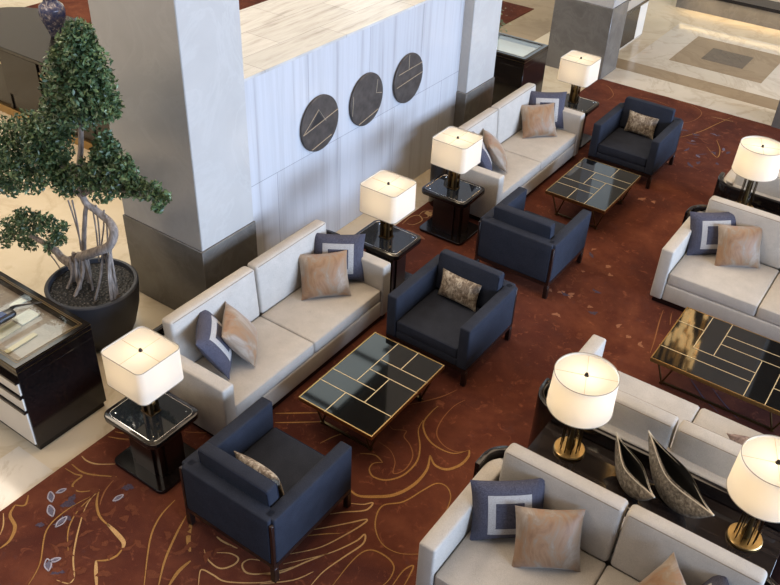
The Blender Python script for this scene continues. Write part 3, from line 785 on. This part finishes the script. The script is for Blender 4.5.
# ------------------------------------------------------------------ LEAF-SHAPED VESSELS
def vessel(L, Wd, Hh, loc, ang, label, sc=1):
    n = 26; m_ = 9
    def sec(t, v, inset=0):
        # t along -1..1, v across -1..1 from rim to rim through the keel
        u = 1-abs(t)**1.6
        hw = (Wd/2*u**1.15)*(1-inset)+.002; op = .16+.60*max(0, 1-t*t)**1.2
        rim = Hh*(.93+.07*t*t)
        keel = Hh*abs(t)**2.3
        keel = min(keel+inset*.10*Hh, rim-.004)
        a = v*PI/2
        x = t*L/2*(1-inset*.06)
        ww = hw*math.sin(v*PI*.68)/math.sin(PI*.5) if abs(v) < .735 else hw*(1-(abs(v)-.735)/.265*(1-op))*(1 if v > 0 else -1)
        return (x, ww, rim-(rim-keel)*max(0, math.cos(a))**.8)
    b = MB()
    for ins, mt in ((0, 0), (.10, 1)):
        vs = [sec(-1+2*i/n, -1+2*j/m_, ins) for i in range(n+1) for j in range(m_+1)]
        fs = [(i*(m_+1)+j, (i+1)*(m_+1)+j, (i+1)*(m_+1)+j+1, i*(m_+1)+j+1) for i in range(n) for j in range(m_)]
        b.add(vs, fs, mt)
    o = b.build('leaf_vessel', ['vessel_stone', 'vessel_inside'], norm=False)
    for s in (-1, 1):
        e_ = MB(); e_.tube([sec(-1+2*i/n, s*.97) for i in range(n+1)], .006, 6); e_.build('rim', 'vessel_edge', o)
    o.location = loc; o.rotation_euler = (0, 0, ang); return tag(o, label, 'vase', 'leaf-shaped vessels')
vessel(.60, .16, .25, (-.81, 4.355, .5805), math.atan2(-.42, .46), 'smaller leaf-shaped stone vessel, left of the two on the front console')
vessel(.78, .20, .30, (-.53, 4.43, .5805), math.atan2(-.47, .63), 'larger leaf-shaped stone vessel, right of the two on the front console')
vessel(.62, .19, .27, (-.52, 8.83, .5805), math.atan2(-.42, .46), 'grey stone vessel at the right edge on the farther console')

# ------------------------------------------------------------------ WALL DISCS
def disc(y, z, r, label, lines, dark=None):
    e = empty('wall_disc', label, 'wall art', (-5.055, y, z), 0, 'bronze wall discs')
    mt = Matrix.Rotation(PI/2, 4, 'Y')
    b = MB(); b.lathe([(0, .004), (r-.03, .004), (r-.006, .004), (r, .010), (r, .028), (r-.004, .032), (0, .032)], 56, mtx=mt); b.build('plate', 'disc_bronze', e)
    if dark:
        b = MB(); b.poly([(.0335, p[0]*r, p[1]*r) for p in dark]); b.build('dark_field', 'disc_dark', e)
    for P in lines:
        b = MB(); b.tube([(.033, p[0]*r, p[1]*r) for p in P], .005, 5); b.build('line', 'disc_line', e)
disc(6.14, 1.447, .294, 'bronze wall disc with a triangle of lines, leftmost of three', [[(-.93, -.12), (-.1, .55), (.28, .03)], [(-.93, -.12), (.96, .22)], [(-.48, -.82), (.58, -.62)]], [(-.55, .0), (-.12, .45), (.2, .05)])
disc(6.93, 1.437, .290, 'bronze wall disc with line at its lower edge, middle of three', [[(-.85, .4), (-.9, -.35)], [(-.5, -.83), (.72, -.6)], [(.62, .6), (.55, .1), (.9, .0)]])
disc(7.725, 1.427, .286, 'bronze wall disc with two parallel lines, rightmost of three', [[(-.75, .35), (.9, .42)], [(-.85, -.15), (.98, .0)], [(-.05, .98), (-.05, .42)]])

# ------------------------------------------------------------------ DISPLAY CASES
def display_case(x0, x1, y0, y1, zt, label, stone):
    e = empty('display_case', label, 'display case', ((x0+x1)/2, (y0+y1)/2, 0), 0, 'black glass-topped display cases')
    hx, hy = (x1-x0)/2, (y1-y0)/2
    b = MB(); b.box(-hx+.02, hx-.02, -hy+.02, hy-.02, 0.001, .06); b.build('plinth', 'dark_metal', e)
    b = MB(); b.box(-hx, hx, -hy, hy, .06, zt-.14, .003, 1); b.build('body', 'black_wood', e)
    b = MB(); b.box(-hx+.05, hx-.05, -hy+.05, hy-.05, zt-.139, zt-.07); b.build('display_bed', stone, e)
    b = MB(); k = .065
    for q in ((-hx, hx, -hy, -hy+k), (-hx, hx, hy-k, hy), (-hx, -hx+k, -hy+k, hy-k), (hx-k, hx, -hy+k, hy-k)): b.box(*q, zt-.139, zt)
    fr = b.build('top_frame', 'black_wood', e)
    b = MB(); b.box(-hx+k, hx-k, -hy+k, hy-k, zt-.012, zt-.004); b.build('glass_top', 'clear_glass', e)
    for z in (zt-.012, zt-.055):
        b = MB()
        for q in ((-hx-.003, hx+.003, -hy-.003, -hy), (-hx-.003, hx+.003, hy, hy+.003), (-hx-.003, -hx, -hy, hy), (hx, hx+.003, -hy, hy)): b.box(*q, z-.004, z)
        b.build('gold_line', 'aged_brass', fr)
    b = MB()
    for d in (.042, .058):
        for q in ((-hx+d, hx-d, -hy+d, -hy+d+.003), (-hx+d, hx-d, hy-d-.003, hy-d), (-hx+d, -hx+d+.003, -hy+d, hy-d), (hx-d-.003, hx-d, -hy+d, hy-d)): b.box(*q, zt-.002, zt+.0015)
    b.build('gold_inlay', 'aged_brass', fr)
    return e, hx, hy
e, hx, hy = display_case(-6.30, -4.868, 2.36, 3.04, .90, 'black display case with glass top at the left edge', 'case_stone')
dz = [(.62, .74), (.46, .585), (.09, .43)]
for (za, zb) in dz:
    for xa, xb in ((-hx+.02, -.005), (.005, hx-.012)):
        b = MB(); b.box(xa, xb, -hy-.014, -hy, za, zb, .002, 1); d = b.build('drawer', 'white_panel', e)
        b = MB(); b.box(xa, xb, -hy-.03, -hy, zb, zb+.022); b.build('handle', 'black_wood', d)
for px, py, sx, sy, mt, lb in [(26, 317, .17, .135, 'paper', 'white folded sheet in the display case, largest of the pale items'), (18, 303, .12, .07, 'paper', 'small white card behind the large sheet in the case'),
                             (5, 331, .22, .12, 'paper_tan', 'cream card at the left edge inside the case'), (21, 343, .28, .05, 'paper_tan', 'long cream strip at the front of the case')]:
    p = up(px, py, .838)
    b = MB(); b.box(-sx/2, sx/2, -sy/2, sy/2, 0, .012, .002, 1); o = b.build('card', mt); o.location = (p.x, p.y, .831); o.rotation_euler = (0, 0, PI/2+.05); tag(o, lb, 'card', 'pale cards inside the display case')
p = up(2, 318, .93)
b = MB(); b.soft(-.05, .05, -.11, .11, 0, .06, .03, n=4); o = b.build('handset', 'black_plastic'); o.location = (p.x, p.y, .902); tag(o, 'black handset with cord on the left display case', 'handset')
b = MB(); b.box(-.03, .03, -.05, .03, .059, .063); b.build('blue_face', 'blue_glass', o)
b = MB()
for dd in (0, .02): b.tube(smooth([(-.03-dd, .09, .03), (-.05-dd, .16, .02), (.0, .26, .012), (.05, .33, .012)], 6), .007, 6)
b.build('cord', 'black_plastic', o)
e, hx, hy = display_case(-6.6, -4.93, 10.5, 11.22, .86, 'black glass-topped display case behind the far wall sofa', 'floor_white')
# little plant on it
e = empty('potted_plant', 'small green sprig in a glass, beside the second column', 'plant', (-5.60, 10.86, .862))
b = MB(); b.lathe([(0, 0), (.05, 0), (.055, .12), (.05, .12), (.045, .01), (0, .01)], 20); b.build('glass_pot', 'clear_glass', e)
b = MB(); rr = random.Random(5)
for k in range(90):
    p = Vector((rr.gauss(0, .07), rr.gauss(0, .07), .16+abs(rr.gauss(.1, .09)))); a = rr.random()*6.28
    d = Vector((math.cos(a), math.sin(a), rr.uniform(-.4, .6))).normalized(); q = d.cross(Vector((0, 0, 1))).normalized()
    b.add([p-d*.03, p+q*.014, p+d*.03, p-q*.014], [(0, 1, 2, 3)])
for k in range(7):
    a = k*.9; b.tube([(0, 0, .02), (.02*math.cos(a), .02*math.sin(a), .12), (.07*math.cos(a), .07*math.sin(a), .26)], .003, 5)
b.build('foliage', 'leaf_green', e, norm=False)

# cabinet by the far column
e = empty('cabinet', 'beige cabinet with dark and white panels behind the far grey column', 'cabinet', (-5.3, 14.45, 0))
b = MB(); b.box(-.45, .455, -.55, .55, 0, 1.1, .004, 1); b.build('body', 'wall_paint', e)
b = MB(); b.box(.456, .468, -.53, .16, .05, .62); b.build('door', 'desk_front', e)
b = MB(); b.box(.456, .468, .17, .53, .05, .62); b.build('door', 'white_panel', e)
for z in (.64, .86):
    b = MB(); b.box(.456, .475, -.55, .55, z, z+.035); b.build('rail', 'black_wood', e)

# ------------------------------------------------------------------ RECEPTION DESK + VASE
e = empty('reception_desk', 'long dark reception desk with rounded end, top left corner', 'desk', (-9.6, 6.6, 0))
P = [(2.2, -.68), (2.2, .62), (-1.0, .62)]
for k in range(1, 12):
    a = PI/2+PI*k/12; P.append((-1.0+.65*math.cos(a)*1.4, -.03+.65*math.sin(a)))
P += [(-1.0, -.68)]
b = MB(); b.prism(P, 1.0, 1.05, .006, 1); b.build('counter_top', 'desk_top', e)
Q = [(x*.97, y*.9+.03) for x, y in P]
b = MB(); b.prism(Q, .12, 1.0); b.build('body', 'desk_front', e)
Q2 = [(x*.98, y*.94+.02) for x, y in P]
b = MB(); b.prism(Q2, .001, .12); b.build('kick_strip', 'brass', e)
for z in (.80, .73):
    b = MB(); b.box(-.9, 2.1, -.592, -.582, z, z+.025); b.build('gold_strip', 'brass_inlay', e)
for x in (-.75, .1, .95, 1.8):
    b = MB(); b.box(x, x+.05, -.60, -.582, .12, 1.0); b.build('post', 'black_wood', e)
b = MB(); b.box(-.72, .05, -.61, -.59, .35, .95); b.build('panel', 'black_wood', e)
b = MB(); b.lathe([(0, 0), (.09, 0), (.10, .02), (.13, .10), (.20, .26), (.215, .36), (.19, .44), (.12, .49), (.105, .52), (.12, .56), (.135, .57), (.11, .565), (.09, .52), (0, .5)], 36)
o = b.build('vase', 'porcelain'); o.scale = (.8, .8, .92); o.location = (-9.93, 6.63, 1.051); tag(o, 'blue patterned porcelain vase on the reception desk', 'vase')

# ------------------------------------------------------------------ POTTED FICUS
e = empty('potted_tree', 'cloud-pruned ficus tree in a round dark planter beside the column', 'tree', (-5.66, 3.64, 0))
def W(px, py, dy=0):      # point of the tree in its own upright plane
    d = RC @ Vector(((px-390)/FPX, -(py-292.5)/FPX, -1)); t = (3.64+dy)/d.y
    p = Vector((0, 0, H))+d*t; return p-Vector((-5.66, 3.64, 0))
b = MB(); b.lathe([(0, .001), (.25, .001), (.27, .02), (.33, .16), (.385, .36), (.405, .54), (.408, .60), (.396, .612), (.372, .612), (.364, .56), (0, .56)], 56); b.build('planter', 'planter_grey', e)
b = MB(); n = 40
b.lathe([(0, .585), (.12, .588), (.24, .580), (.362, .572)], n); b.build('pebbles', 'pebbles', e)['kind'] = 'stuff'
b = MB(); rr = random.Random(11)
tr = [W(73.5, 268), W(76, 260), W(85, 255.5, -.03), (W(98, 251, -.06)), W(109, 246, -.03), W(114, 234), W(111, 224, .03), W(104, 217, .04), W(94, 209, .02), W(86, 203), W(81, 190), W(79, 170), W(81, 145), W(80, 110), W(79, 75), W(80, 45)]
b.tube(smooth(tr, 5), [.048-.033*i/(15*5) for i in range(15*5+1)], 10)
b.build('trunk', 'bark', e)
def limb(P, r0, r1):
    b = MB(); Q = smooth(P, 5); b.tube(Q, [r0+(r1-r0)*i/(len(Q)-1) for i in range(len(Q))], 8); b.build('branch', 'bark', e)
limb([W(72, 264), W(62, 258), W(55, 250), W(44, 243), W(30, 235)], .045, .02)
limb([W(84, 256), W(84, 235), W(85, 215), W(84, 200), W(60, 180), W(35, 165)], .022, .015)
limb([W(82, 195), W(98, 188), W(118, 190), W(140, 194)], .025, .012)
limb([W(80, 175), W(60, 165), W(38, 150)], .02, .01)
# aerial roots
for k in range(26):
    t = rr.random()
    x = 68+rr.random()*18 if k < 17 else 103+rr.random()*8
    s = W(x, 258-rr.random()*6, rr.uniform(-.06, .06)) if k < 17 else W(x, 246, rr.uniform(-.05, .05))
    g = Vector((s.x+rr.gauss(.02, .05), s.y+rr.gauss(-.05, .05), .575))
    m_ = (s+g)/2+Vector((rr.gauss(0, .015), rr.gauss(0, .015), 0))
    b = MB(); b.tube(smooth([s, m_, g], 4), .006+rr.random()*.012, 6); b.build('aerial_root', 'bark', e)
for px0, py0, px1, py1 in [(68, 200, 83, 253), (72, 200, 81, 250), (92, 205, 99, 262), (104, 210, 101, 248), (106, 215, 107, 262), (96, 205, 100, 255), (48, 252, 62, 272)]:
    b = MB(); b.tube(smooth([W(px0, py0, .03), W((px0+px1)/2+1, (py0+py1)/2, .02), W(px1, py1)], 4), .007, 6); b.build('aerial_root', 'bark', e)
def foliage(blobs, name='foliage'):
    b = MB()
    for px, py, rp, cnt in blobs:
        c = W(px, py); R_ = rp/113.0
        for k in range(cnt):
            v = Vector((rr.gauss(0, 1), rr.gauss(0, 1), rr.gauss(0, 1))).normalized()
            q = c+Vector((v.x, v.y*.85, v.z))*R_*(rr.random()**.4)
            d = (Vector((rr.gauss(0, 1), rr.gauss(0, 1), rr.gauss(0, 1)))+v*.6).normalized()
            n_ = d.cross(Vector((rr.gauss(0, 1), rr.gauss(0, 1), rr.gauss(.6, 1)))).normalized()
            l = .016+rr.random()*.012; w_ = l*.5
            m_ = d.cross(n_)*.15*l
            b.add([q-d*l, q+n_*w_+m_, q+d*l, q-n_*w_+m_], [(0, 1, 2), (0, 2, 3)])
    b.build(name, 'leaf_green', e, norm=False)
foliage([(80, 37, 15, 500), (78, 50, 21, 900), (66, 62, 16, 500), (90, 66, 20, 800), (75, 78, 30, 1500), (92, 92, 26, 1200), (68, 98, 26, 1200), (104, 104, 17, 600), (82, 106, 22, 950), (58, 112, 18, 500), (112, 108, 10, 250)])
foliage([(30, 128, 18, 500), (10, 135, 20, 600), (48, 128, 18, 500), (18, 155, 24, 900), (45, 150, 22, 800), (4, 165, 18, 500), (30, 175, 20, 700), (55, 172, 18, 600), (10, 185, 14, 350), (56, 162, 15, 350), (65, 185, 14, 350), (-12, 150, 20, 500), (64, 134, 12, 260), (60, 150, 14, 320), (68, 178, 15, 380), (42, 140, 20, 500)])
foliage([(104, 158, 14, 320), (80, 178, 16, 450), (108, 170, 18, 550), (100, 188, 15, 400), (122, 182, 16, 450), (138, 188, 12, 260), (154, 192, 10, 200), (164, 197, 7, 110), (128, 172, 11, 220), (158, 207, 6, 70), (100, 150, 10, 160), (92, 172, 15, 360), (118, 165, 15, 380), (110, 150, 12, 240), (104, 138, 9, 140)])
foliage([(12, 228, 15, 300), (30, 222, 16, 400), (48, 226, 14, 320), (58, 238, 10, 180), (28, 240, 13, 260), (50, 246, 9, 130), (64, 226, 6, 70), (5, 240, 10, 140), (20, 215, 8, 110)])

# ------------------------------------------------------------------ CHANDELIERS (above the frame, seen in the glossy tops)
def chandelier(x, y, z, label):
    e = empty('chandelier', label, 'chandelier', (x, y, 10), 0, 'gold chandeliers')
    b = MB(); b.tube([(0, 0, 0), (0, 0, z-10)], .015, 6); b.build('cable', 'dark_metal', e)
    b = MB(); b.lathe([(0, 0), (.2, 0), (.2, -.05), (0, -.05)], 24); b.build('canopy', 'brass', e)
    rc = random.Random(int(x*10)); b = MB(); g = MB()  # gilt rods with glowing tips
    for k in range(26):
        a = rc.random()*6.28; r = .15+rc.random()*.4; h = rc.uniform(-.9, .3)
        p = Vector((r*math.cos(a), r*math.sin(a), z-10+h)); b.tube([p, p+Vector((0, 0, .5))], .035, 6)
        g.tube([p-Vector((0, 0, .30)), p], .045, 8)
    b.build('rods', 'brass', e); g.build('bulbs', 'bulb_glow', e)
chandelier(-2.35, 14.3, 6.4, 'gold rod chandelier hanging beyond the far carpet edge')
chandelier(-1.87, 10.2, 6.6, 'gold rod chandelier hanging over the right sofas')

# ------------------------------------------------------------------ LIGHT
def area(name, loc, rot, sx, sy, power, c):
    l = bpy.data.lights.new(name, 'AREA'); l.shape = 'RECTANGLE'; l.size = sx; l.size_y = sy; l.energy = power; l.color = c
    o = bpy.data.objects.new(name, l); COL.objects.link(o); o.location = loc; o.rotation_euler = rot; return o
area('window_daylight', (20.0, 7, 6.0), (0, PI/2, 0), 7, 26, 13800, (.56, .72, 1))
area('ceiling_cove', (-4, 6.5, 9.7), (0, 0, 0), 7, 11, 800, (1, .78, .56))
area('left_floor_fill', (-12, 5.5, 9.6), (0, 0, 0), 5, 5, 800, (1, .84, .66))  # added overhead fill, brightens the floor left of the tree
area('far_cove', (3, 15, 9.6), (0, 0, 0), 4, 4, 480, (1, .80, .56))
area('front_fill', (-3, -5.8, 6.5), (PI*.40, 0, 0), 12, 5, 90, (1, .86, .72))  # added warm fill from behind the camera for the camera-facing sides
area('column_fill', (-9.5, -2.5, 7.5), (PI*.42, 0, -.35), 4, 3, 330, (1, .86, .70))  # added warm fill aimed at the near column's front face and left floor
area('far_floor_wash', (-2.5, 16.9, .30), (0, 0, 0), 4.5, .06, 12, (1, .70, .32))
# daylit roof light and clerestory (what the glossy table tops mirror)
emit('sky_pane', (.68, .78, .78, 1), 2.6)
emit('dusk_pane', (.68, .76, .80, 1), .9)
w = MB(); w.box(-17.5, -9.0, 5.5, 21.5, 9.96, 9.99); struct(w.build('window_1', 'sky_pane'))
w = MB()
for k in range(7): w.box(-17.5+k*1.4, -17.38+k*1.4, 5.5, 21.5, 9.90, 9.96)
for k in range(9): w.box(-17.5, -9.0, 5.5+k*2, 5.62+k*2, 9.90, 9.96)
for k in range(6): w.prism([(-17+k*1.5, 9.0+k), (-16.7+k*1.5, 9.0+k), (-13.0+k*1.0, 16+k*.8), (-13.3+k*1.0, 16+k*.8)], 9.88, 9.9)
struct(w.build('trim_1', 'black_wood'))
w = MB(); w.box(-17.0, -7.0, 21.95, 21.98, 4.5, 9.6); struct(w.build('window_2', 'dusk_pane'))
wd = bpy.data.worlds.new('World'); S.world = wd; wd.use_nodes = True
bg = wd.node_tree.nodes['Background']; bg.inputs[0].default_value = (.62, .75, 1, 1); bg.inputs[1].default_value = .2
S.view_settings.view_transform = 'Standard'; S.view_settings.look = 'None'
S.view_settings.gamma = 1; S.view_settings.exposure = 0; S.view_settings.use_curve_mapping = False
